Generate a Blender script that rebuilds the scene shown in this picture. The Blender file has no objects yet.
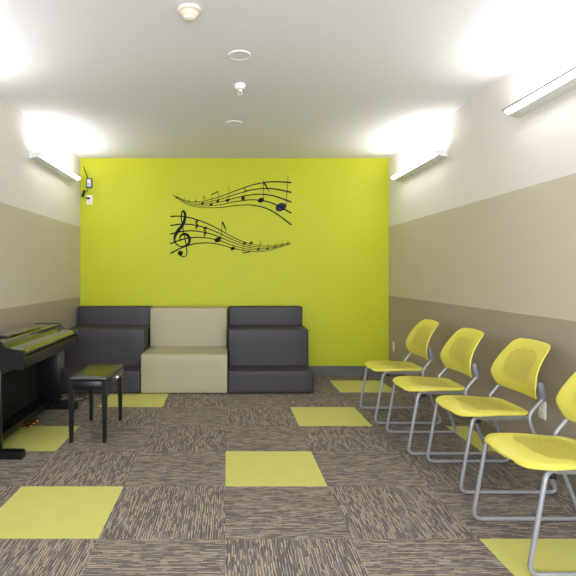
import bpy, bmesh, math, random
from mathutils import Vector, Matrix
random.seed(7)
D = bpy.data
C = bpy.context.scene.collection

# ------------------------------------------------------------------ room figures
F, CX, CY, H = 517.0, 227.5, 273.2, 1.269
YB = 6.431            # back wall
XL, XR = -1.831, 2.005
ZC = 2.70
YF = -1.6             # wall behind the viewpoint
K = YB / F            # metres per photo pixel on the back wall

# ------------------------------------------------------------------ materials
def S(r, g, b):
    def l(c):
        c /= 255.0
        return c / 12.92 if c <= 0.04045 else ((c + 0.055) / 1.055) ** 2.4
    return (l(r), l(g), l(b), 1.0)

def new_mat(name):
    m = D.materials.new(name); m.use_nodes = True
    nt = m.node_tree
    return m, nt, nt.nodes['Principled BSDF']

def N(nt, typ, **kw):
    n = nt.nodes.new(typ)
    for k, v in kw.items():
        setattr(n, k, v)
    return n

def math_node(nt, op, a, b=None, clamp=False):
    n = N(nt, 'ShaderNodeMath', operation=op); n.use_clamp = clamp
    for i, v in enumerate((a, b)):
        if v is None: continue
        if isinstance(v, (int, float)): n.inputs[i].default_value = v
        else: nt.links.new(v, n.inputs[i])
    return n.outputs[0]

def mixc(nt, fac, a, b):
    n = N(nt, 'ShaderNodeMix', data_type='RGBA')
    if isinstance(fac, (int, float)): n.inputs[0].default_value = fac
    else: nt.links.new(fac, n.inputs[0])
    for i, v in ((6, a), (7, b)):
        if isinstance(v, tuple): n.inputs[i].default_value = v
        else: nt.links.new(v, n.inputs[i])
    return n.outputs[2]

def plain(name, col, rough=0.5, metal=0.0, spec=0.5, bump=0.0, bscale=400, var=0.04):
    """one colour with a little mottling and a fine bump"""
    m, nt, b = new_mat(name)
    tc = N(nt, 'ShaderNodeTexCoord')
    no = N(nt, 'ShaderNodeTexNoise'); no.inputs['Scale'].default_value = 9; no.inputs['Detail'].default_value = 3
    nt.links.new(tc.outputs['Object'], no.inputs['Vector'])
    dark = tuple(c * (1 - var) for c in col[:3]) + (1,)
    lite = tuple(min(1, c * (1 + var)) for c in col[:3]) + (1,)
    nt.links.new(mixc(nt, no.outputs[0], dark, lite), b.inputs['Base Color'])
    b.inputs['Roughness'].default_value = rough
    b.inputs['Metallic'].default_value = metal
    b.inputs['Specular IOR Level'].default_value = spec
    if bump:
        n2 = N(nt, 'ShaderNodeTexNoise'); n2.inputs['Scale'].default_value = bscale; n2.inputs['Detail'].default_value = 2
        nt.links.new(tc.outputs['Object'], n2.inputs['Vector'])
        bp = N(nt, 'ShaderNodeBump'); bp.inputs['Strength'].default_value = bump; bp.inputs['Distance'].default_value = 0.002
        nt.links.new(n2.outputs[0], bp.inputs['Height']); nt.links.new(bp.outputs[0], b.inputs['Normal'])
    return m

def emit(name, col, strength):
    m, nt, b = new_mat(name)
    b.inputs['Base Color'].default_value = (0.8, 0.8, 0.8, 1)
    b.inputs['Emission Color'].default_value = col
    b.inputs['Emission Strength'].default_value = strength
    return m

def banded_wall(name, z_low, z_high, slope_low=0, slope_high=0):
    """three coats of paint: taupe below, beige, off-white above"""
    m, nt, b = new_mat(name)
    tc = N(nt, 'ShaderNodeTexCoord')
    sp = N(nt, 'ShaderNodeSeparateXYZ'); nt.links.new(tc.outputs['Object'], sp.inputs[0])
    z = sp.outputs[2]
    c1 = mixc(nt, math_node(nt, 'GREATER_THAN', z, z_low), TAUPE, BEIGE)
    c2 = mixc(nt, math_node(nt, 'GREATER_THAN', z, z_high), c1, OFFWHITE)
    nt.links.new(c2, b.inputs['Base Color'])
    b.inputs['Roughness'].default_value = 0.55
    b.inputs['Specular IOR Level'].default_value = 0.3
    no = N(nt, 'ShaderNodeTexNoise'); no.inputs['Scale'].default_value = 160
    nt.links.new(tc.outputs['Object'], no.inputs['Vector'])
    bp = N(nt, 'ShaderNodeBump'); bp.inputs['Strength'].default_value = 0.08; bp.inputs['Distance'].default_value = 0.002
    nt.links.new(no.outputs[0], bp.inputs['Height']); nt.links.new(bp.outputs[0], b.inputs['Normal'])
    return m

TAUPE = S(167, 155, 138)
BEIGE = S(200, 193, 173)
OFFWHITE = S(228, 224, 219)

M = {}
M['wall_left'] = banded_wall('wall_paint_left', 0.978, 1.842)
M['wall_right'] = banded_wall('wall_paint_right', 0.992, 1.846)
M['lime_wall'] = plain('lime_wall_paint', S(187, 191, 30), 0.5, spec=0.3, bump=0.08, bscale=160, var=0.015)
M['ceiling'] = plain('ceiling_paint', S(230, 229, 233), 0.8, spec=0.2, bump=0.1, bscale=120, var=0.01)
M['baseboard'] = plain('baseboard_rubber', S(92, 95, 88), 0.5)
M['baseboard_taupe'] = plain('baseboard_taupe', S(120, 112, 98), 0.5)

def stripe_carpet(name, along_y):
    m, nt, b = new_mat(name)
    tc = N(nt, 'ShaderNodeTexCoord')
    mp = N(nt, 'ShaderNodeMapping')
    if along_y: mp.inputs['Rotation'].default_value = (0, 0, math.pi / 2)
    nt.links.new(tc.outputs['Object'], mp.inputs[0])
    # slight waviness of the yarn lines
    wv = N(nt, 'ShaderNodeTexNoise'); wv.inputs['Scale'].default_value = 9
    nt.links.new(mp.outputs[0], wv.inputs['Vector'])
    sp = N(nt, 'ShaderNodeSeparateXYZ'); nt.links.new(mp.outputs[0], sp.inputs[0])
    v = math_node(nt, 'ADD', sp.outputs[1], math_node(nt, 'MULTIPLY', math_node(nt, 'SUBTRACT', wv.outputs[0], 0.5), 0.006))
    def lines(pitch, us, seed, width, thr):
        """thin broken yarn lines, one per row: 1 where a dash lies"""
        q = math_node(nt, 'ADD', math_node(nt, 'DIVIDE', v, pitch), 500 + seed)
        row = math_node(nt, 'FLOOR', q)
        inrow = math_node(nt, 'LESS_THAN', math_node(nt, 'FRACT', q), width)
        cb = N(nt, 'ShaderNodeCombineXYZ')
        nt.links.new(math_node(nt, 'MULTIPLY', sp.outputs[0], us), cb.inputs[0])
        nt.links.new(math_node(nt, 'MULTIPLY', row, 7.31), cb.inputs[1])
        cb.inputs[2].default_value = seed * 3.3
        n = N(nt, 'ShaderNodeTexNoise'); n.inputs['Scale'].default_value = 1.0; n.inputs['Detail'].default_value = 0.0
        nt.links.new(cb.outputs[0], n.inputs['Vector'])
        return math_node(nt, 'MULTIPLY', inrow, math_node(nt, 'GREATER_THAN', n.outputs[0], thr))
    col = mixc(nt, lines(0.0125, 11, 4.4, 0.42, 0.46), CARP_MID, CARP_DARK)
    col = mixc(nt, lines(0.0130, 14, 8.7, 0.20, 0.50), col, CARP_GREY)
    col = mixc(nt, lines(0.0130, 14, 1.35, 0.20, 0.53), col, CARP_TAN)
    fz = N(nt, 'ShaderNodeTexNoise'); fz.inputs['Scale'].default_value = 260; fz.inputs['Detail'].default_value = 2
    nt.links.new(tc.outputs['Object'], fz.inputs['Vector'])
    mul = N(nt, 'ShaderNodeMix', data_type='RGBA', blend_type='MULTIPLY'); mul.inputs[0].default_value = 0.5
    nt.links.new(col, mul.inputs[6])
    ramp = N(nt, 'ShaderNodeValToRGB'); ramp.color_ramp.elements[0].position = 0.3; ramp.color_ramp.elements[1].position = 0.65
    ramp.color_ramp.elements[0].color = (0.55, 0.55, 0.55, 1)
    nt.links.new(fz.outputs[0], ramp.inputs[0]); nt.links.new(ramp.outputs[0], mul.inputs[7])
    nt.links.new(mul.outputs[2], b.inputs['Base Color'])
    b.inputs['Roughness'].default_value = 0.95
    b.inputs['Specular IOR Level'].default_value = 0.1
    bp = N(nt, 'ShaderNodeBump'); bp.inputs['Strength'].default_value = 0.5; bp.inputs['Distance'].default_value = 0.003
    nt.links.new(fz.outputs[0], bp.inputs['Height']); nt.links.new(bp.outputs[0], b.inputs['Normal'])
    return m
CARP_DARK = S(94, 86, 85)
CARP_MID = S(118, 109, 103)
CARP_TAN = S(212, 190, 146)
CARP_GREY = S(176, 168, 162)
M['carpet_across'] = stripe_carpet('carpet_stripes_across', False)
M['carpet_along'] = stripe_carpet('carpet_stripes_along', True)
M['carpet_lime'] = plain('carpet_lime', S(196, 193, 108), 0.95, spec=0.1, bump=0.6, bscale=300, var=0.05)

M['vinyl_dark'] = plain('slate_vinyl', S(60, 55, 59), 0.5, spec=0.35, bump=0.06, bscale=30, var=0.04)
M['vinyl_beige'] = plain('beige_vinyl', S(168, 161, 131), 0.45, spec=0.4, bump=0.06, bscale=30, var=0.02)
M['ebony'] = plain('black_satin_wood', S(15, 15, 17), 0.3, spec=0.35, bump=0.03, bscale=120)
M['ebony_lid'] = plain('black_gloss_lid', S(26, 25, 26), 0.12, spec=1.0)
M['ebony_lid'].node_tree.nodes['Principled BSDF'].inputs['Coat Weight'].default_value = 1.0
M['ebony_lid'].node_tree.nodes['Principled BSDF'].inputs['Coat IOR'].default_value = 1.55
M['black_dull'] = plain('black_dull', S(20, 20, 22), 0.6, spec=0.3)
M['bench_vinyl'] = plain('bench_black_vinyl', S(24, 23, 24), 0.24, spec=0.8, bump=0.03, bscale=200)
M['brass'] = plain('pedal_brass', S(196, 130, 96), 0.25, metal=1.0)
M['steel'] = plain('grey_painted_steel', S(152, 152, 156), 0.35, metal=0.35, spec=0.5)
M['bracket'] = plain('grey_plastic', S(118, 120, 132), 0.45)
M['chrome'] = plain('chrome', S(215, 215, 215), 0.15, metal=1.0)
M['under'] = plain('grey_seat_pan', S(112, 112, 104), 0.6)
M['white_plastic'] = plain('white_plastic', S(232, 229, 222), 0.4)
M['cream_plastic'] = plain('cream_plastic', S(226, 216, 196), 0.5)
M['lamp_metal'] = plain('white_lamp_metal', S(228, 226, 222), 0.45)
M['lamp_edge'] = plain('grey_lamp_edge', S(160, 158, 156), 0.4, metal=0.4)
M['decal'] = plain('decal_black_vinyl', S(14, 13, 16), 0.6, spec=0.25, var=0.03)
M['decal_blue'] = plain('decal_slate_vinyl', S(48, 46, 70), 0.6, spec=0.25, var=0.03)
M['grey_dark'] = plain('dark_grey_plastic', S(66, 66, 72), 0.4)
M['screen'] = plain('pale_blue_face', S(178, 184, 216), 0.3)
M['tube'] = emit('fluorescent_tube', (1.0, 0.97, 0.92, 1), 3.0)
M['diffuser'] = emit('lit_diffuser', (1.0, 0.97, 0.95, 1), 11.0)

def perforated(name, col, hole, pitch, x0, x1, y0, y1, stretch=1.0):
    """plastic with staggered holes; UV in metres"""
    m, nt, b = new_mat(name)
    b.inputs['Base Color'].default_value = col
    b.inputs['Roughness'].default_value = 0.38
    b.inputs['Specular IOR Level'].default_value = 0.4
    uv = N(nt, 'ShaderNodeUVMap')
    sp = N(nt, 'ShaderNodeSeparateXYZ'); nt.links.new(uv.outputs[0], sp.inputs[0])
    u, v = sp.outputs[0], sp.outputs[1]
    py = pitch * stretch
    rv = math_node(nt, 'DIVIDE', v, py)
    row = math_node(nt, 'FLOOR', rv)
    odd = math_node(nt, 'MULTIPLY', math_node(nt, 'MODULO', math_node(nt, 'ADD', row, 1000), 2), 0.5)
    fu = math_node(nt, 'SUBTRACT', math_node(nt, 'FRACT', math_node(nt, 'ADD', math_node(nt, 'ADD', math_node(nt, 'DIVIDE', u, pitch), odd), 500)), 0.5)
    fv = math_node(nt, 'SUBTRACT', math_node(nt, 'FRACT', rv), 0.5)
    du = math_node(nt, 'MULTIPLY', fu, pitch)
    dv = math_node(nt, 'MULTIPLY', fv, pitch)      # slots stretch with the row
    r2 = math_node(nt, 'ADD', math_node(nt, 'MULTIPLY', du, du), math_node(nt, 'MULTIPLY', dv, dv))
    inside = math_node(nt, 'LESS_THAN', r2, (hole / 2) ** 2)
    # field of holes: superellipse
    cu, cv, hu, hv = (x0 + x1) / 2, (y0 + y1) / 2, (x1 - x0) / 2, (y1 - y0) / 2
    e = math_node(nt, 'ADD',
        math_node(nt, 'POWER', math_node(nt, 'ABSOLUTE', math_node(nt, 'DIVIDE', math_node(nt, 'SUBTRACT', u, cu), hu)), 4),
        math_node(nt, 'POWER', math_node(nt, 'ABSOLUTE', math_node(nt, 'DIVIDE', math_node(nt, 'SUBTRACT', v, cv), hv)), 4))
    fac = math_node(nt, 'MULTIPLY', inside, math_node(nt, 'LESS_THAN', e, 1.0))
    tr = N(nt, 'ShaderNodeBsdfTransparent')
    mx = N(nt, 'ShaderNodeMixShader')
    nt.links.new(fac, mx.inputs[0]); nt.links.new(b.outputs[0], mx.inputs[1]); nt.links.new(tr.outputs[0], mx.inputs[2])
    nt.links.new(mx.outputs[0], nt.nodes['Material Output'].inputs['Surface'])
    return m
YEL = S(214, 205, 88)
M['back_yellow'] = perforated('yellow_plastic_perforated', YEL, 0.0084, 0.0132, -0.150, 0.150, 0.095, 0.300)
M['seat_yellow'] = perforated('yellow_plastic_slotted', YEL, 0.0122, 0.0165, -0.165, 0.165, 0.12, 0.385, 2.0)

# ------------------------------------------------------------------ mesh helpers
def link(name, bm, mat, parent=None, loc=None, smooth=True, angle=40):
    me = D.meshes.new(name)
    bmesh.ops.recalc_face_normals(bm, faces=bm.faces[:])
    bm.to_mesh(me); bm.free()
    for mm in (mat if isinstance(mat, (list, tuple)) else [mat]):
        me.materials.append(mm)
    if smooth:
        for p in me.polygons: p.use_smooth = True
        try: me.set_sharp_from_angle(angle=math.radians(angle))
        except Exception: pass
    o = D.objects.new(name, me); C.objects.link(o)
    if parent is not None: o.parent = parent
    if loc is not None: o.location = loc
    return o

def tag(o, label, cat, group=None):
    o['label'] = label; o['category'] = cat
    if group: o['group'] = group
    return o

def thing(name, label, cat, loc=(0, 0, 0), group=None):
    o = D.objects.new(name, None); C.objects.link(o)
    o.location = loc; o.empty_display_size = 0.1
    return tag(o, label, cat, group)

def structure(name, bm, mat):
    o = link(name, bm, mat, smooth=False); o['kind'] = 'structure'; return o

def add_box(bm, x0, x1, y0, y1, z0, z1, bevel=0.0, seg=2, mi=0):
    b = bmesh.new()
    r = bmesh.ops.create_cube(b, size=1.0)
    for v in b.verts:
        v.co = Vector(((x0 + x1) / 2 + v.co.x * (x1 - x0), (y0 + y1) / 2 + v.co.y * (y1 - y0), (z0 + z1) / 2 + v.co.z * (z1 - z0)))
    if bevel:
        bmesh.ops.bevel(b, geom=b.edges[:], offset=bevel, segments=seg, profile=0.5, affect='EDGES')
    merge(bm, b, mi); return bm

def merge(bm, b, mi=0):
    vm = {v: bm.verts.new(v.co) for v in b.verts}
    for f in b.faces:
        try:
            nf = bm.faces.new([vm[v] for v in f.verts]); nf.material_index = mi
        except ValueError: pass
    b.free()

def box(*a, **k): return add_box(bmesh.new(), *a, **k)

def round_path(pts, rad, n=6):
    pts = [Vector(p) for p in pts]; out = [pts[0]]
    for i in range(1, len(pts) - 1):
        a, p, c = pts[i - 1], pts[i], pts[i + 1]
        r = rad[i] if isinstance(rad, (list, tuple)) else rad
        d1, d2 = (a - p), (c - p)
        r1 = min(r, d1.length * 0.45); r2 = min(r, d2.length * 0.45); rr = min(r1, r2)
        s, e = p + d1.normalized() * rr, p + d2.normalized() * rr
        for k in range(n + 1):
            t = k / n
            out.append((1 - t) ** 2 * s + 2 * t * (1 - t) * p + t * t * e)
    out.append(pts[-1]); return out

def add_tube(bm, pts, r, n=12, mi=0):
    pts = [Vector(p) for p in pts]
    tg = []
    for i in range(len(pts)):
        a = pts[max(0, i - 1)]; b = pts[min(len(pts) - 1, i + 1)]
        tg.append((b - a).normalized())
    up = Vector((0, 0, 1)) if abs(tg[0].z) < 0.9 else Vector((0, 1, 0))
    nx = tg[0].cross(up).normalized()
    rings = []
    for i, p in enumerate(pts):
        if i:
            q = tg[i - 1].rotation_difference(tg[i]); nx = (q @ nx); nx = (nx - tg[i] * nx.dot(tg[i])).normalized()
        ny = tg[i].cross(nx)
        rr = r[i] if isinstance(r, (list, tuple)) else r
        rings.append([bm.verts.new(p + (nx * math.cos(2 * math.pi * k / n) + ny * math.sin(2 * math.pi * k / n)) * rr) for k in range(n)])
    for a, b in zip(rings, rings[1:]):
        for k in range(n):
            f = bm.faces.new((a[k], a[(k + 1) % n], b[(k + 1) % n], b[k])); f.material_index = mi
    for e in (rings[0][::-1], rings[-1]):
        f = bm.faces.new(e); f.material_index = mi
    return bm

def tube(*a, **k): return add_tube(bmesh.new(), *a, **k)

def add_prism(bm, poly, axis, a0, a1, mi=0):
    """polygon extruded along an axis: poly points are the two other coordinates in xyz order"""
    def mk(p, a):
        if axis == 'x': return (a, p[0], p[1])
        if axis == 'y': return (p[0], a, p[1])
        return (p[0], p[1], a)
    A = [bm.verts.new(mk(p, a0)) for p in poly]; B = [bm.verts.new(mk(p, a1)) for p in poly]
    n = len(poly)
    fs = [bm.faces.new(A[::-1]), bm.faces.new(B)]
    for i in range(n):
        fs.append(bm.faces.new((A[i], A[(i + 1) % n], B[(i + 1) % n], B[i])))
    for f in fs: f.material_index = mi
    return bm

def prism(*a, **k): return add_prism(bmesh.new(), *a, **k)

def add_lathe(bm, prof, n=32, c=(0, 0, 0), mi=0):
    rings = []
    for r, z in prof:
        if r < 1e-6: rings.append([bm.verts.new((c[0], c[1], c[2] + z))])
        else: rings.append([bm.verts.new((c[0] + r * math.cos(2 * math.pi * k / n), c[1] + r * math.sin(2 * math.pi * k / n), c[2] + z)) for k in range(n)])
    for a, b in zip(rings, rings[1:]):
        for k in range(n):
            k2 = (k + 1) % n
            vs = [a[0]] if len(a) == 1 else [a[k], a[k2]]
            vs += [b[0]] if len(b) == 1 else [b[k2], b[k]]
            if len(set(vs)) >= 3:
                f = bm.faces.new(vs); f.material_index = mi
    return bm

def lathe(*a, **k): return add_lathe(bmesh.new(), *a, **k)

def smoothstep(a, b, x):
    t = max(0, min(1, (x - a) / (b - a))); return t * t * (3 - 2 * t)

# ------------------------------------------------------------------ room shell
T = 0.1
structure('wall_back', box(XL - T, XR + T, YB, YB + T, -T, ZC + T), M['lime_wall'])
structure('wall_left', box(XL - T, XL, YF, YB, -T, ZC + T), M['wall_left'])
structure('wall_right', box(XR, XR + T, YF, YB, -T, ZC + T), M['wall_right'])
# the end behind the viewpoint: a wide unseen opening without glass, added to let fill light in
bm = bmesh.new()
add_box(bm, XL - T, XL + 0.12, YF - T, YF, -T, ZC + T)
add_box(bm, XR - 0.12, XR + T, YF - T, YF, -T, ZC + T)
add_box(bm, XL + 0.12, XR - 0.12, YF - T, YF, 2.60, ZC + T)
structure('wall_front', bm, M['wall_left'])
structure('ceiling', box(XL, XR, YF, YB, ZC, ZC + T), M['ceiling'])

# carpet: quarter-turned tiles, some of them lime, laid in one floor
P = 0.607; GX, GY = -0.012, 3.078
LIME = {(0, 0), (-2, -1), (1, 2), (2, 4), (-2, 3), (-3, 1), (3, 1), (2, -2)}
bm = bmesh.new()
def cuts(lo, hi, off):
    k = math.floor((lo - off) / P); out = []
    while off + k * P < hi - 1e-6:
        a, b = max(lo, off + k * P), min(hi, off + (k + 1) * P)
        if b - a > 1e-5: out.append((k, a, b))
        k += 1
    return out
for cx, xa, xb in cuts(XL, XR, GX):
    for cy, ya, yb in cuts(YF, YB, GY):
        f = bm.faces.new([bm.verts.new(p) for p in ((xa, ya, 0), (xb, ya, 0), (xb, yb, 0), (xa, yb, 0))])
        f.material_index = 2 if (cx, cy) in LIME else (1 if (cx + cy) % 2 == 0 else 0)
bmesh.ops.remove_doubles(bm, verts=bm.verts[:], dist=1e-5)
add_box(bm, XL, XR, YF, YB, -T, -0.01)
structure('floor', bm, [M['carpet_across'], M['carpet_along'], M['carpet_lime']])

bh, bt = 0.118, 0.011
def base_profile(along, a0, a1, wall, sgn):
    prof = [(wall, 0.0), (wall + sgn * (bt + 0.008), 0.0), (wall + sgn * bt, 0.014), (wall + sgn * bt, bh - 0.008), (wall + sgn * (bt - 0.006), bh), (wall, bh)]
    if along == 'y': return prism(prof, 'y', a0, a1)
    return prism(prof, 'x', a0, a1)
structure('baseboard_back', base_profile('x', XL + 0.02, XR - 0.02, YB, -1), M['baseboard'])
structure('baseboard_left', base_profile('y', YF, YB, XL, 1), M['baseboard_taupe'])
structure('baseboard_right', base_profile('y', YF, YB, XR, -1), M['baseboard_taupe'])

# ------------------------------------------------------------------ tiered seating
YW = YB - 0.022
def unit(name, label, cat, x0, x1, tiers, mat, group=None):
    """tiers: (part name, front y, z0, z1)"""
    t = thing(name, label, cat, ((x0 + x1) / 2, 5.9, 0), group)
    w = (x1 - x0) / 2
    for pn, yf, yb, z0, z1, inset in tiers:
        b = bmesh.new()
        add_box(b, -w + inset, w - inset, yf - 5.9, yb - 5.9, z0, z1, bevel=0.017, seg=3)
        # gently domed upholstery
        bmesh.ops.subdivide_edges(b, edges=[e for e in b.edges if e.calc_length() > 0.15], cuts=5, use_grid_fill=True)
        o = link(pn, b, mat, t, angle=60)
    return t
dark_tiers = [('lower_step', 5.425, 5.764, 0.006, 0.243, 0.0), ('middle_step', 5.765, 6.219, 0.006, 0.645, 0.003), ('upper_step', 6.22, YW, 0.006, 0.868, 0.006)]
unit('tiered_seat', 'dark slate vinyl three-step tiered seat against lime wall, beside the left wall behind the piano', 'seat', XL + 0.022, -0.918, dark_tiers, M['vinyl_dark'], 'slate three-step tiered seats')
unit('tiered_seat', 'dark slate vinyl three-step tiered seat right of the beige settee', 'seat', 0.006, 0.908, dark_tiers, M['vinyl_dark'], 'slate three-step tiered seats')
unit('settee', 'beige vinyl block settee with seat and backrest between the two dark tiered seats', 'sofa', -0.912, 0.0,
     [('seat', 5.425, 6.04, 0.006, 0.417, 0.0), ('backrest', 6.041, YW, 0.006, 0.862, 0.006)], M['vinyl_beige'])

# ------------------------------------------------------------------ wall lights
def wall_light(label, wall_x, sgn, y0, y1, group='linear wall lights'):
    t = thing('wall_light', label, 'wall lamp', (wall_x, (y0 + y1) / 2, 2.335), group)
    h = (y1 - y0) / 2
    bot = [(0.0, 0.0), (0.03, 0.001), (0.06, 0.007), (0.085, 0.017), (0.108, 0.032), (0.124, 0.045)]
    q = lambda d, z: (sgn * d, z)
    # housing: back plate + curved underside sheet
    b = bmesh.new()
    inner = [(d - 0.001 * (i > 0), z + 0.004) for i, (d, z) in enumerate(bot)]
    i0, i1 = 0, 3
    poly = [q(*p) for p in bot[:4]] + [q(*p) for p in inner[:4][::-1]]
    add_prism(b, poly, 'y', -h + 0.006, h - 0.006)
    add_prism(b, [q(0, 0.004), q(0.004, 0.004), q(0.004, 0.062), q(0, 0.062)], 'y', -h + 0.006, h - 0.006)
    link('housing', b, M['lamp_metal'], t)
    poly = [q(*p) for p in bot[3:]] + [q(*p) for p in inner[3:][::-1]]
    link('diffuser', prism(poly, 'y', -h + 0.03, h - 0.03), M['diffuser'], t)
    b = prism([q(0.119, 0.041), q(0.126, 0.044), q(0.127, 0.052), q(0.119, 0.052)], 'y', -h, h)
    link('lip', b, M['lamp_edge'], t)
    for s in (-1, 1):
        poly = [q(*p) for p in bot] + [q(0.124, 0.052), q(0.0, 0.068)]
        a = s * h
        link('end_cap', prism(poly, 'y', a - s * 0.006, a), M['lamp_metal'], t)
    tb = bmesh.new()
    for d in (0.045, 0.075):
        add_tube(tb, [(sgn * d, -h + 0.02, 0.03), (sgn * d, h - 0.02, 0.03)], 0.008, n=10)
    link('lamp_tube', tb, M['tube'], t)
    # the light the tubes give
    L = D.lights.new('tube_light', 'AREA'); L.shape = 'RECTANGLE'; L.size = 0.07; L.size_y = (y1 - y0) - 0.06
    L.energy = LAMP_W; L.color = (1.0, 0.97, 0.955)
    lo = D.objects.new('tube_light', L); C.objects.link(lo); lo.parent = t
    lo.location = (sgn * 0.062, 0, 0.05); lo.rotation_euler = (math.pi, sgn * 0.55, 0)
    return t
LAMP_W = 2.2
wall_light('white linear wall light glowing high on the left wall near the lime wall corner', XL, 1, 4.775, 6.045)
wall_light('white linear wall light high on the right wall, the one nearer the lime wall', XR, -1, 4.715, 6.0)
wall_light('white linear wall light on right wall near the camera, cut by the picture edge', XR, -1, 2.27, 3.54)
wall_light('white linear wall light on the left wall just out of the picture', XL, 1, 2.33, 3.6)
wall_light('added white linear wall light, unseen on the right wall behind the viewpoint', XR, -1, -0.2, 1.07)  # this lamp and the next are unseen, added to brighten the room
wall_light('added white linear wall light, unseen on the left wall behind the viewpoint', XL, 1, -0.2, 1.07)

# ------------------------------------------------------------------ ceiling fittings
sd = thing('smoke_detector', 'cream round smoke detector on the ceiling, nearest the camera', 'smoke detector', (-0.205, 2.80, ZC))
link('base', lathe([(0, 0), (0.062, 0), (0.064, -0.006), (0.062, -0.016), (0.054, -0.020), (0, -0.020)]), M['cream_plastic'], sd)
link('sensor_dome', lathe([(0, -0.021), (0.048, -0.021), (0.048, -0.030), (0.038, -0.041), (0.031, -0.045), (0.030, -0.054), (0.022, -0.061), (0, -0.062)]), M['cream_plastic'], sd)
def cover(label, x, y, r):
    t = thing('ceiling_cover', label, 'ceiling plate', (x, y, ZC), 'round ceiling cover plates')
    link('plate', lathe([(0, -0.001), (0, -0.005), (r * 0.91, -0.005), (r * 0.91, -0.001), (0, -0.001)]), M['ceiling'], t)
    link('rim', lathe([(r * 0.92, 0), (r * 0.92, -0.008), (r * 0.96, -0.008), (r, -0.003), (r, 0), (r * 0.92, 0)]), M['white_plastic'], t)
cover('flat round white ceiling plate between the smoke detector and the sprinkler', 0.079, 3.388, 0.075)
cover('flat round white ceiling plate beyond the sprinkler, nearer the lime wall', 0.062, 4.92, 0.082)
sp = thing('sprinkler', 'small white fire sprinkler hanging from the ceiling between two round plates', 'sprinkler', (0.095, 3.926, ZC))
link('escutcheon', lathe([(0, 0), (0.045, 0), (0.044, -0.012), (0.036, -0.03), (0.030, -0.036), (0, -0.036)]), M['white_plastic'], sp)
b = lathe([(0, -0.037), (0.016, -0.037), (0.016, -0.05), (0.011, -0.054), (0, -0.054)], n=16)
for s in (-1, 1):
    add_tube(b, [(s * 0.011, 0, -0.052), (s * 0.017, 0, -0.064), (s * 0.004, 0, -0.08)], 0.003, n=8)
link('sprinkler_head', b, M['white_plastic'], sp)
link('deflector', lathe([(0, -0.079), (0.018, -0.081), (0.018, -0.083), (0, -0.084)], n=20), M['white_plastic'], sp)

# ------------------------------------------------------------------ electrical plates
def outlet(label, x, y, z, facing, group=None, sockets=True):
    """facing: unit vector out of the wall; plate .07 x .115"""
    t = thing('outlet_plate', label, 'outlet', (x, y, z), group)
    b = box(-0.036, 0.036, -0.007, 0.0, -0.058, 0.058, bevel=0.003)
    link('plate', b, M['white_plastic'], t)
    if sockets:
        for s in (-1, 1):
            b = box(-0.017, 0.017, -0.010, -0.0072, s * 0.021 - 0.0145, s * 0.021 + 0.0145, bevel=0.002)
            so = link('socket', b, M['cream_plastic'], t)
            b = bmesh.new()
            for d in (-0.006, 0.006): add_box(b, d - 0.001, d + 0.001, -0.0106, -0.0101, s * 0.021 - 0.003, s * 0.021 + 0.006)
            link('slot', b, M['black_dull'], so)
    t.rotation_euler = (0, 0, {'-y': 0, '-x': -math.pi / 2, '+x': math.pi / 2}[facing])
    return t
g = 'white outlet plates'
outlet('white outlet plate low on right wall beside the corner with the lime wall', XR - 0.0005, 6.23, 0.385, '-x', g)
outlet('white outlet plate low on the right wall behind the third chair from the lime wall', XR - 0.0005, 3.285, 0.402, '-x', g)
px = lambda u: (u - CX) * K
pz = lambda v: H - (v - CY) * K
outlet('white outlet plate high on lime wall at left corner, with a black plug in it', px(89.7), YB - 0.0005, pz(200), '-y', g)

t = thing('wall_receiver', 'small dark grey wireless box with pale face high on the lime wall, thin aerial above', 'receiver', (px(89.6), YB, pz(183.4)))
link('casing', box(-0.038, 0.038, -0.03, 0, -0.061, 0.061, bevel=0.006), M['grey_dark'], t)
link('face', box(-0.026, 0.026, -0.033, -0.0302, -0.046, 0.048, bevel=0.001), M['screen'], t)
link('face_panel', box(-0.018, 0.018, -0.0345, -0.0331, 0.004, 0.038), M['white_plastic'], t)
link('aerial', tube([(px(87.8) - px(89.6), -0.014, 0.06), (px(86.2) - px(89.6), -0.016, 0.125), (px(83.5) - px(89.6), -0.018, 0.205)], [0.006, 0.005, 0.0035], n=8), M['black_dull'], t)
t = thing('power_adapter', 'black plug and cable adapter hanging beside the high outlet plate on lime wall', 'plug', (px(89.7), YB, pz(200)))
link('plug', box(-0.026, 0.006, -0.040, -0.0112, 0.006, 0.030, bevel=0.005), M['black_dull'], t)
link('adapter_body', tube([(px(84.9) - px(89.7), -0.02, pz(190.5) - pz(200)), (px(82.9) - px(89.7), -0.02, pz(197) - pz(200))], 0.0165, n=10), M['black_dull'], t)
link('cable', tube(round_path([(px(88) - px(89.7), -0.012, pz(189) - pz(200)), (px(87) - px(89.7), -0.014, pz(192.5) - pz(200)), (px(85) - px(89.7), -0.02, pz(192) - pz(200)), (px(83.2) - px(89.7), -0.02, pz(196.5) - pz(200)), (px(85.5) - px(89.7), -0.028, pz(198.2) - pz(200)), (-0.02, -0.028, 0.016)], 0.01), 0.0035, n=6), M['black_dull'], t)

# ------------------------------------------------------------------ music decals on the lime wall
DY = 0.0016   # vinyl film, just proud of the paint
def catmull(pts, n=8):
    out = []
    for i in range(len(pts) - 1):
        p0 = pts[max(0, i - 1)]; p1 = pts[i]; p2 = pts[i + 1]; p3 = pts[min(len(pts) - 1, i + 2)]
        for k in range(n):
            t = k / n
            out.append(tuple(0.5 * ((2 * p1[j]) + (-p0[j] + p2[j]) * t + (2 * p0[j] - 5 * p1[j] + 4 * p2[j] - p3[j]) * t * t + (-p0[j] + 3 * p1[j] - 3 * p2[j] + p3[j]) * t ** 3) for j in range(len(p1))))
    out.append(tuple(pts[-1])); return out

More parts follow.
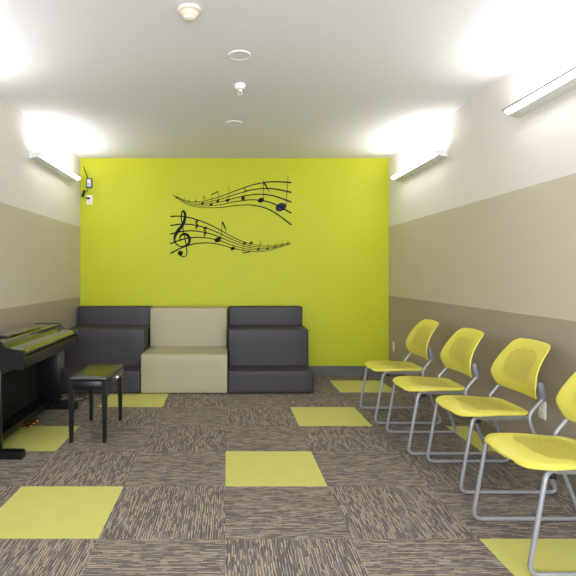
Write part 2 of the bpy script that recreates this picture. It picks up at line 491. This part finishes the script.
def solid2d(bm, loop_front, y0=0.0):
    """closed polygon of photo-pixel points on the back wall -> thin film"""
    A = [bm.verts.new((px(u), YB - DY, pz(v))) for u, v in loop_front]
    f = bm.faces.new(A)
    B = [bm.verts.new((px(u), YB - 0.0002, pz(v))) for u, v in loop_front]
    n = len(A)
    for i in range(n):
        bm.faces.new((A[i], B[i], B[(i + 1) % n], A[(i + 1) % n]))

def ribbon(bm, pts):
    """pts (u, v, width) in photo pixels"""
    L, R = [], []
    for i, (u, v, w) in enumerate(pts):
        a = pts[max(0, i - 1)]; b = pts[min(len(pts) - 1, i + 1)]
        dx, dy = b[0] - a[0], b[1] - a[1]; l = math.hypot(dx, dy) or 1
        nx, ny = -dy / l * w / 2, dx / l * w / 2
        L.append((u + nx, v + ny)); R.append((u - nx, v - ny))
    la = [[bm.verts.new((px(u), YB - yy, pz(v))) for u, v in side] for yy in (DY, 0.0002) for side in (L, R)]
    for i in range(len(pts) - 1):
        bm.faces.new((la[0][i], la[0][i + 1], la[1][i + 1], la[1][i]))
        bm.faces.new((la[0][i], la[2][i], la[2][i + 1], la[0][i + 1]))
        bm.faces.new((la[1][i], la[1][i + 1], la[3][i + 1], la[3][i]))
    bm.faces.new((la[0][0], la[1][0], la[3][0], la[2][0])); bm.faces.new((la[0][-1], la[2][-1], la[3][-1], la[1][-1]))

def ellipse(bm, u, v, w, h, rot=-25, n=20):
    a = math.radians(rot)
    solid2d(bm, [(u + math.cos(t) * w / 2 * math.cos(a) - math.sin(t) * h / 2 * math.sin(a), v + math.cos(t) * w / 2 * math.sin(a) + math.sin(t) * h / 2 * math.cos(a)) for t in [2 * math.pi * k / n for k in range(n)]])

def staff(root, lines, w0, w1):
    for ln in lines:
        pts = catmull(ln, 8); n = len(pts); x0, x1 = pts[0][0], pts[-1][0]
        b = bmesh.new()
        ribbon(b, [(u, v, w0 + (w1 - w0) * ((u - x0) / (x1 - x0))) for u, v in pts])
        link('staff_line', b, M['decal'], root, smooth=False)

def note(root, u, v, w, h, stem=None, flag=None, mat='decal', sw=0.45, extra=None):
    b = bmesh.new(); ellipse(b, u, v, w, h)
    if stem: ribbon(b, [(stem[0], stem[1], sw), (stem[2], stem[3], sw * 0.8)])
    if flag: ribbon(b, [(p[0], p[1], p[2]) for p in catmull(flag, 5)])
    if extra:
        for e in extra: ribbon(b, e)
    link('note', b, M[mat], root, smooth=False)

up = D.objects.new('music_wall_art', None); C.objects.link(up)
tag(up, 'upper black music staff decal on the lime wall, widening to the right with large notes', 'wall decal', 'music staff wall decals')
tip = (171.5, 194.5)
ctl = {188: (200.8, 204.9), 202: (201.3, 207.5), 220: (196.6, 207.5), 237.4: (190.2, 205.3), 254.7: (184.4, 205.5), 272: (181.8, 211), 291.5: (182.6, 224.9)}
frac_end = [0, 0.232, 0.462, 0.724, 1]
frac_mid = [0, 0.25, 0.5, 0.75, 1]
def interp_lines(ctl, tip, side, fe):
    xs = sorted(ctl); lines = []
    for i in range(5):
        pts = []
        for x in xs:
            t = (x - xs[0]) / (xs[-1] - xs[0]);
            if side == 'L': t = 1 - t
            f = frac_mid[i] + (fe[i] - frac_mid[i]) * t
            a, c = ctl[x]; pts.append((x, a + (c - a) * f))
        if side == 'R': pts = [(tip[0] + i * 0.6, tip[1] + i * 0.3)] + pts
        else: pts = pts + [(tip[0] + (i - 2) * 0.1, tip[1] + (i - 2) * 0.4)]
        lines.append(pts)
    return lines
staff(up, interp_lines(ctl, tip, 'R', frac_end), 0.25, 1.5)
c1 = lambda a, b: (150 + a / 5.76, 170 + b / 5.76)
c2 = lambda a, b: (220 + a / 5.76, 165 + b / 5.76)
for a, bb, s in ((152, 160, 2.0), (195, 178, 1.0), (225, 180, 1.7), (262, 180, 1.8)):
    u, v = c1(a, bb); note(up, u, v, s, s * 0.75, (u + s * 0.4, v, u + s * 0.4, v - 3 - s), sw=0.22)
u, v = c1(302, 194); note(up, u, v, 3.0, 2.3, (u + 1.2, v, u + 1.0, v - 7.5), [(u + 1.0, v - 7.5, .8), (u + 2.8, v - 6, .7), (u + 3.6, v - 4.2, .3)])
u, v = c1(352, 199); u2, v2 = c1(390, 181)
b = bmesh.new(); ellipse(b, u, v, 3.0, 2.4); ellipse(b, u2, v2, 3.0, 2.4)
ribbon(b, [(u + 1.2, v, .4), (u + 0.4, v - 10.2, .4)]); ribbon(b, [(u2 + 1.2, v2, .4), (u2 + 0.4, v2 - 10.4, .4)])
ribbon(b, [(u + 0.3, v - 9.9, 1.0), (u2 + 0.6, v2 - 10.0, 1.0)])
link('beamed_note', b, M['decal'], up, smooth=False)
u, v = c1(447, 175); note(up, u, v, 4.1, 3.1, (u + 1.7, v, u + 1.2, v - 14))
u, v = c2(133, 193); note(up, u, v, 4.0, 3.4, (u + 1.6, v, u + 1.4, v - 10), [(u + 1.4, v - 10, .6), (u + 3, v - 8, .9), (u + 3.6, v - 6.5, .4)], extra=[[(u - 2.8, v - 1.6, .8), (u + 0.5, v - 1.6, .8)]])
u, v = c2(235, 203); note(up, u, v, 6.6, 4.7, (u + 2.8, v, u + 2.6, v - 20), [(u + 2.6, v - 17.6, 2.0), (u + 5.5, v - 14, 1.3), (u + 8.6, v - 8, .4)], mat='decal', sw=0.6)
u, v = c2(350, 243); note(up, u, v, 11.2, 8.0, (u + 5.3, v, u + 7.4, v - 31), mat='decal_blue', sw=0.7)

lo = D.objects.new('music_wall_art', None); C.objects.link(lo)
tag(lo, 'lower black music staff decal on the lime wall, with treble clef at its left end', 'wall decal', 'music staff wall decals')
ctl = {170.3: (216.5, 253.5), 181: (216.3, 248.1), 193.4: (218.6, 244.1), 207.3: (223.6, 242.9), 220: (230.0, 244.6), 232: (236.6, 248.0), 245: (242.3, 250.8), 258: (245.2, 251.7), 272: (245.6, 249.8)}
fe = [0, 0.247, 0.479, 0.738, 1]
staff(lo, interp_lines(ctl, (290.5, 243.2), 'L', fe), 1.45, 0.25)
u, v = c1(390, 402); note(lo, u, v, 6.8, 4.9, (u + 3.0, v, u + 4.6, v - 18.5), [(u + 4.6, v - 18, 1.6), (u + 7, v - 13, 1.4), (u + 8.6, v - 7.4, .4)], sw=0.6)
u, v = c1(477, 452); note(lo, u, v, 4.8, 3.4)
u, v = c2(142, 450); u2, v2 = c2(180, 448)
b = bmesh.new(); ellipse(b, u, v, 2.9, 2.5); ellipse(b, u2, v2, 2.9, 2.5)
ribbon(b, [(u - 1.2, v, .4), (u - 1.6, v + 10, .4)]); ribbon(b, [(u2 - 1.2, v2, .4), (u2 - 1.6, v2 + 9, .4)])
ribbon(b, [(u - 1.8, v + 10, 1.0), (u2 - 1.4, v2 + 9, 1.0)])
link('beamed_note', b, M['decal'], lo, smooth=False)
for a, bb, s in ((220, 487, 3.0), (273, 482, 2.3), (315, 475, 2.0), (355, 466, 1.5), (388, 457, 1.2)):
    u, v = c2(a, bb); note(lo, u, v, s, s * 0.75, (u + s * 0.4, v, u + s * 0.4, v - 3 - s))
u, v = c2(235, 452); note(lo, u, v, 1.4, 1.2, (u, v, u, v - 2.6))
for a, bb in ((267, 317), (315, 358)):      # rests
    b = bmesh.new(); q = lambda dx, dy, w: c1(a + dx, bb + dy) + (w,)
    for dy in (-22, 4):
        ribbon(b, catmull([q(-10, dy - 4, .7), q(2, dy + 2, 1.5), q(9, dy - 8, 1.2), q(10, dy - 10, .6)], 5))
        ribbon(b, catmull([q(9, dy - 9, .8), q(4, dy + 6, 1.3), q(-7, dy + 16, 1.0)], 5))
    ribbon(b, [q(5, -34, .6), q(-1, 36, .5)])
    link('rest', b, M['decal'], lo, smooth=False)
# treble clef
b = bmesh.new()
path = [(168, 478, 2.4), (178, 494, 1.2), (198, 500, .9), (212, 482, 1.0), (209, 440, 1.1), (201, 395, 1.0), (190, 335, 1.0), (181, 285, 1.1), (182, 250, 1.4), (192, 236, 1.9), (201, 252, 2.6), (200, 285, 2.9), (184, 322, 3.3), (160, 352, 3.6), (143, 385, 2.6), (144, 415, 1.6), (165, 436, 1.2), (195, 440, 1.4), (221, 425, 2.2), (228, 398, 2.9), (214, 374, 2.9), (190, 370, 2.4), (172, 388, 1.5), (178, 412, .7)]
ribbon(b, [(c1(p[0], p[1])[0], c1(p[0], p[1])[1], p[2]) for p in catmull(path, 7)])
ellipse(b, *c1(175, 479), 5.2, 5.2)
link('treble_clef', b, M['decal'], lo, smooth=False)
for r in (up, lo):   # origin at the decal's own place
    c = Vector((px(231), YB, pz(205 if r is up else 235)))
    r.location = c
    for ch in r.children:
        ch.location = -c

# ------------------------------------------------------------------ digital piano
PX, PY0, PY1 = -1.812, 3.56, 4.86
pc = (PY0 + PY1) / 2
pi_ = thing('digital_piano', 'black digital piano with closed lid standing against the left wall', 'piano', (PX, pc, 0))
hl = (PY1 - PY0) / 2
X = lambda x: x - PX
cheek = [(X(-1.405), 0.603), (X(-1.403), 0.612), (X(-1.403), 0.726), (X(-1.408), 0.734), (X(-1.445), 0.739), (X(-1.49), 0.745), (X(-1.53), 0.757), (X(-1.550), 0.776), (X(-1.562), 0.797), (X(-1.57), 0.801), (X(-1.806), 0.801), (X(-1.806), 0.603)]
for s in (-1, 1):
    link('cheek', prism(cheek, 'y', s * hl, s * (hl - 0.026)), M['ebony'], pi_, angle=30)
yi = hl - 0.027
link('top_case', prism([(X(-1.806), 0.70), (X(-1.806), 0.797), (X(-1.572), 0.797), (X(-1.566), 0.792), (X(-1.566), 0.750), (X(-1.575), 0.70)], 'y', -yi, yi), M['ebony_lid'], pi_, angle=30)
link('key_cover', prism([(X(-1.565), 0.735), (X(-1.565), 0.758), (X(-1.55), 0.757), (X(-1.436), 0.731), (X(-1.418), 0.714), (X(-1.418), 0.703), (X(-1.43), 0.700)], 'y', -yi, yi), M['ebony_lid'], pi_, angle=30)
link('key_slip', prism([(X(-1.43), 0.640), (X(-1.43), 0.692), (X(-1.424), 0.692), (X(-1.406), 0.674), (X(-1.406), 0.610), (X(-1.41), 0.605), (X(-1.43), 0.605)], 'y', -yi, yi), M['ebony'], pi_, angle=30)
link('key_bed', box(X(-1.806), X(-1.431), -yi, yi, 0.604, 0.699), M['black_dull'], pi_)
link('rail', box(X(-1.43), X(-1.4095), -yi, yi, 0.693, 0.6985), M['black_dull'], pi_)
link('music_rest', box(X(-1.79), X(-1.60), -0.42, 0.25, 0.799, 0.815, bevel=0.004), M['ebony_lid'], pi_)
link('emblem', box(X(-1.5655), X(-1.5645), -0.135, -0.105, 0.769, 0.778), M['bracket'], pi_)
for s in (-1, 1):
    link('side_panel', box(X(-1.806), X(-1.56), s * (hl - 0.012) - 0.016, s * (hl - 0.012) + 0.016 if s < 0 else hl - 0.002, 0.055, 0.602, bevel=0.002), M['ebony'], pi_)
    yc = s * (hl - 0.012) + (-0.02 if s < 0 else 0)
    b = prism([(X(-1.806), 0.0), (X(-1.806), 0.054), (X(-1.43), 0.054), (X(-1.41), 0.052), (X(-1.402), 0.044), (X(-1.402), 0.0)], 'y', yc - 0.034, yc + 0.034)
    link('foot', b, M['ebony'], pi_, angle=30)
link('back_panel', box(X(-1.775), X(-1.757), -hl + 0.035, hl - 0.035, 0.108, 0.465), M['black_dull'], pi_)
bar = link('pedal_board', box(X(-1.79), X(-1.63), -hl + 0.035, hl - 0.035, 0.052, 0.107, bevel=0.004), M['ebony'], pi_)
for k in (-1, 0, 1):
    b = bmesh.new()
    y = -0.06 + k * 0.072
    outline = [(X(-1.632), 0.011), (X(-1.60), 0.0105), (X(-1.565), 0.017), (X(-1.548), 0.020), (X(-1.537), 0.014), (X(-1.534), 0.0)]
    poly = [(x, y + w) for x, w in outline] + [(x, y - w) for x, w in outline[::-1][1:]]
    add_prism(b, poly, 'z', 0.060, 0.072)
    bmesh.ops.bevel(b, geom=[e for e in b.edges if abs(e.verts[0].co.z - e.verts[1].co.z) < 1e-5], offset=0.003, segments=2, affect='EDGES')
    link('pedal', b, M['brass'], bar)
tag(link('black_cable', tube([Vector(p) for p in catmull([(-1.70, 5.02, 0.006), (-1.62, 5.16, 0.006), (-1.52, 5.28, 0.006), (-1.42, 5.24, 0.006), (-1.46, 5.12, 0.006), (-1.60, 5.10, 0.006), (-1.72, 5.22, 0.006), (-1.66, 5.34, 0.006), (-1.45, 5.36, 0.006)], 8)], 0.0055, n=8), M['black_dull']), 'black power cord curled on carpet beyond the piano end', 'cord')

# ------------------------------------------------------------------ piano bench
bn = thing('piano_bench', 'black piano bench with padded vinyl top standing in front of the piano', 'bench', (-1.047, 4.165, 0))
hx, hy = 0.146, 0.305
b = box(-hx, hx, -hy, hy, 0.462, 0.492, bevel=0.012, seg=3)
bmesh.ops.subdivide_edges(b, edges=[e for e in b.edges if e.calc_length() > 0.1], cuts=7, use_grid_fill=True)
for v in b.verts:
    if v.co.z > 0.486:
        v.co.z += 0.010 * max(0, (1 - (v.co.x / hx) ** 2)) ** 0.5 * max(0, (1 - (v.co.y / hy) ** 4))
link('cushion', b, M['bench_vinyl'], bn, angle=60)
b = bmesh.new()
for s in (-1, 1):
    add_box(b, s * (hx - 0.006) - 0.009, s * (hx - 0.006) + 0.006, -hy + 0.04, hy - 0.04, 0.398, 0.461, bevel=0.002)
    add_box(b, -hx + 0.04, hx - 0.04, s * (hy - 0.006) - 0.008, s * (hy - 0.006) + 0.006, 0.398, 0.461, bevel=0.002)
link('apron', b, M['ebony'], bn)
for sx in (-1, 1):
    for sy in (-1, 1):
        b = bmesh.new()
        cx_, cy_ = sx * (hx - 0.022), sy * (hy - 0.022)
        top, bot = 0.020, 0.0125
        v0 = [b.verts.new((cx_ + sx * 0.004 + i * bot - sx * 0.003, cy_ + j * bot + sy * 0.003, 0.0)) for i, j in ((-1, -1), (1, -1), (1, 1), (-1, 1))]
        v1 = [b.verts.new((cx_ + i * top, cy_ + j * top, 0.398)) for i, j in ((-1, -1), (1, -1), (1, 1), (-1, 1))]
        v2 = [b.verts.new((cx_ + i * top, cy_ + j * top, 0.461)) for i, j in ((-1, -1), (1, -1), (1, 1), (-1, 1))]
        b.faces.new(v0[::-1]); b.faces.new(v2)
        for A, B in ((v0, v1), (v1, v2)):
            for k in range(4): b.faces.new((A[k], A[(k + 1) % 4], B[(k + 1) % 4], B[k]))
        bmesh.ops.bevel(b, geom=[e for e in b.edges if abs(e.verts[0].co.z - e.verts[1].co.z) > 0.01], offset=0.002, segments=1, affect='EDGES')
        link('leg', b, M['ebony'], bn, angle=30)
b = tube([(hx + 0.001, 0, 0.432), (hx + 0.008, 0, 0.432), (hx + 0.009, 0, 0.432), (hx + 0.022, 0, 0.432)], [0.006, 0.006, 0.015, 0.014], n=16)
link('knob', b, M['chrome'], bn)['label'] = 'silver adjusting knob'

# ------------------------------------------------------------------ yellow sled chairs
# local frame: x = towards the wall (front feet at x = 0), y across, z up
def plan_half(t, wf, wr, corner_f, corner_r, depth):
    """half width at depth t*depth with rounded ends"""
    d = t * depth
    w = wf + (wr - wf) * smoothstep(0.25, 1.0, t)
    if d < corner_f:
        k = 1 - d / corner_f; w -= corner_f * 1.25 * (1 - math.sqrt(max(0, 1 - k * k)))
    if depth - d < corner_r:
        k = 1 - (depth - d) / corner_r; w -= corner_r * (1 - math.sqrt(max(0, 1 - k * k)))
    return max(w, 0.02)

def shell(rows, cols, fn, thick, mat, name, parent):
    """fn(i-frac, s) -> (point, uv)"""
    bm_ = bmesh.new(); uvl = bm_.loops.layers.uv.new('UVMap')
    grid = []
    for t in rows:
        grid.append([(lambda r: (bm_.verts.new(r[0]), r[1]))(fn(t, -1 + 2 * j / cols)) for j in range(cols + 1)])
    for i in range(len(rows) - 1):
        for j in range(cols):
            q = [grid[i][j], grid[i][j + 1], grid[i + 1][j + 1], grid[i + 1][j]]
            f = bm_.faces.new([v for v, _ in q])
            for lp, (_, uv) in zip(f.loops, q): lp[uvl].uv = uv
    o = link(name, bm_, mat, parent, angle=70)
    sol = o.modifiers.new('thickness', 'SOLIDIFY'); sol.thickness = thick; sol.offset = -1 if thick > 0 else 1
    bv = o.modifiers.new('soft_edge', 'BEVEL'); bv.width = abs(thick) * 0.35; bv.segments = 2; bv.limit_method = 'ANGLE'; bv.angle_limit = math.radians(50)
    return o

def rows_list(n):
    r = []
    for k in range(7): r.append(0.10 * (1 - math.cos(k / 6 * math.pi / 2)))
    for k in range(1, n): r.append(0.10 + 0.80 * k / n)
    for k in range(7): r.append(0.90 + 0.10 * math.sin(k / 6 * math.pi / 2))
    return r

HWID = 0.245
def make_chair(label, loc):
    t = thing('stacking_chair', label, 'chair', loc, 'yellow chairs along the right wall')
    dep = 0.445
    def seat_fn(v, s):
        d = v * dep
        w = plan_half(v, 0.242, 0.20, 0.10, 0.05, dep)
        y = s * w
        z = 0.464 - 0.020 * (1 - smoothstep(0, 0.09, d)) ** 2 - 0.010 * smoothstep(0.1, 0.35, d)
        z += 0.012 * (abs(y) / 0.242) ** 2.2 * smoothstep(0.06, 0.3, d)
        z -= 0.012 * (abs(s) ** 8)
        x = 0.005 + d + 0.012 * (s * s) * (1 - v)
        return Vector((x, y, z)), (y, d)
    shell(rows_list(16), 22, seat_fn, 0.010, M['seat_yellow'], 'seat', t)
    bh_ = 0.355
    def back_fn(v, s):
        h = v * bh_
        w = 0.216 + 0.034 * smoothstep(0, 0.34, v) - 0.064 * max(0, v - 0.36) / 0.64
        c = 0.04
        if h < 0.022: k = 1 - h / 0.022; w -= 0.022 * (1 - math.sqrt(max(0, 1 - k * k)))
        if bh_ - h < c: k = 1 - (bh_ - h) / c; w -= c * 1.1 * (1 - math.sqrt(max(0, 1 - k * k)))
        y = s * w
        # lumbar curve: the foot of the shell tucks back, the top leans back
        x = (1 - v) ** 2 * 0.470 + 2 * v * (1 - v) * 0.396 + v * v * 0.574
        zz = (1 - v) ** 2 * 0.531 + 2 * v * (1 - v) * 0.660 + v * v * 0.848 + 0.006 * (1 - s * s) * v
        x += 0.012 - 0.027 * (y / 0.24) ** 2
        return Vector((x, y, zz)), (y, h)
    shell(rows_list(16), 22, back_fn, 0.007, M['back_yellow'], 'backrest', t)
    r = 0.0108
    for s in (-1, 1):
        y = s * HWID
        yi_ = s * (HWID - 0.035)
        pts = [(0.30, s * 0.18, 0.430), (0.13, s * 0.20, 0.430), (0.075, y, 0.428), (0.002, y, r + 0.002), (0.56, y, r + 0.002), (0.435, y, 0.33), (0.400, s * 0.228, 0.442), (0.491, s * 0.228, 0.545), (0.482, s * 0.229, 0.580)]
        rad = [0, 0.04, 0.045, 0.05, 0.045, 0.05, 0.05, 0.03, 0]
        link('side_frame', tube(round_path(pts, rad, 6), r, n=12), M['steel'], t, angle=80)
        b = bmesh.new()
        p0, p1 = Vector((0.491, s * 0.228, 0.545)), Vector((0.466, s * 0.232, 0.640))
        add_tube(b, [p0, p0 + (p1 - p0) * 0.1, p0 + (p1 - p0) * 0.9, p1], [0.014, 0.0185, 0.0185, 0.014], n=14)
        link('bracket', b, M['bracket'], t, angle=50)
        link('pivot', box(0.108, 0.135, s * (HWID - 0.03) - 0.008, s * (HWID - 0.03) + 0.008, 0.400, 0.422, bevel=0.003), M['black_dull'], t)
    b = bmesh.new()
    add_box(b, 0.10, 0.40, -0.165, 0.165, 0.420, 0.436, bevel=0.006)
    for s in (-1, 1):
        add_box(b, 0.09, 0.415, s * 0.200 - 0.010, s * 0.200 + 0.010, 0.416, 0.440, bevel=0.003)
    link('seat_pan', b, M['under'], t, angle=40)
    link('cross_bar', tube([(0.405, -0.225, 0.430), (0.405, 0.225, 0.430)], 0.009, n=10), M['steel'], t)
    for s in (-1, 1):
        link('end_plug', box(0.412, 0.426, s * 0.200 - 0.009, s * 0.200 + 0.009, 0.417, 0.439, bevel=0.002), M['black_dull'], t)
    return t

def dup(root, loc, label):
    r_ = root.copy(); C.objects.link(r_); r_.location = loc; r_['label'] = label
    for ch in list(root.children):
        c_ = ch.copy(); C.objects.link(c_); c_.parent = r_
    return r_
ch0 = make_chair('yellow perforated plastic chair on grey sled legs, farthest of the row, nearest lime wall', (1.232, 4.58, 0))
dup(ch0, (1.253, 3.845, 0), 'yellow perforated plastic chair on grey sled legs, second of the row from the lime wall')
dup(ch0, (1.330, 3.21, 0), 'yellow perforated plastic chair on grey sled legs, third from lime wall, outlet plate behind it')
dup(ch0, (1.252, 2.40, 0), 'yellow perforated plastic chair on grey sled legs nearest the camera, cut by right picture edge')

# ------------------------------------------------------------------ camera, world, view
cam = D.cameras.new('camera'); co = D.objects.new('camera', cam); C.objects.link(co)
cam.sensor_width = 36; cam.lens = F / 576 * 36
cam.shift_x = (288 - CX) / 576; cam.shift_y = -(288 - CY) / 576
cam.clip_start = 0.05
co.location = (0, 0, H); co.rotation_euler = (math.pi / 2, 0, 0)
bpy.context.scene.camera = co
w = D.worlds.new('world'); bpy.context.scene.world = w; w.use_nodes = True
w.node_tree.nodes['Background'].inputs[0].default_value = (0.87, 0.93, 1, 1)
w.node_tree.nodes['Background'].inputs[1].default_value = 4.5
pl = D.lights.new('fill_portal', 'AREA'); pl.shape = 'RECTANGLE'; pl.size = XR - XL - 0.24; pl.size_y = 2.6  # guides world light through the added opening, as fill
pl.cycles.is_portal = True
po = D.objects.new('fill_portal', pl); C.objects.link(po)
po.location = ((XL + XR) / 2, YF - 0.05, 1.3); po.rotation_euler = (math.pi / 2, 0, 0)
vs = bpy.context.scene.view_settings
bpy.context.scene.display_settings.display_device = 'sRGB'
vs.view_transform = 'Standard'; vs.look = 'None'; vs.gamma = 1; vs.use_curve_mapping = False
vs.exposure = 1.06
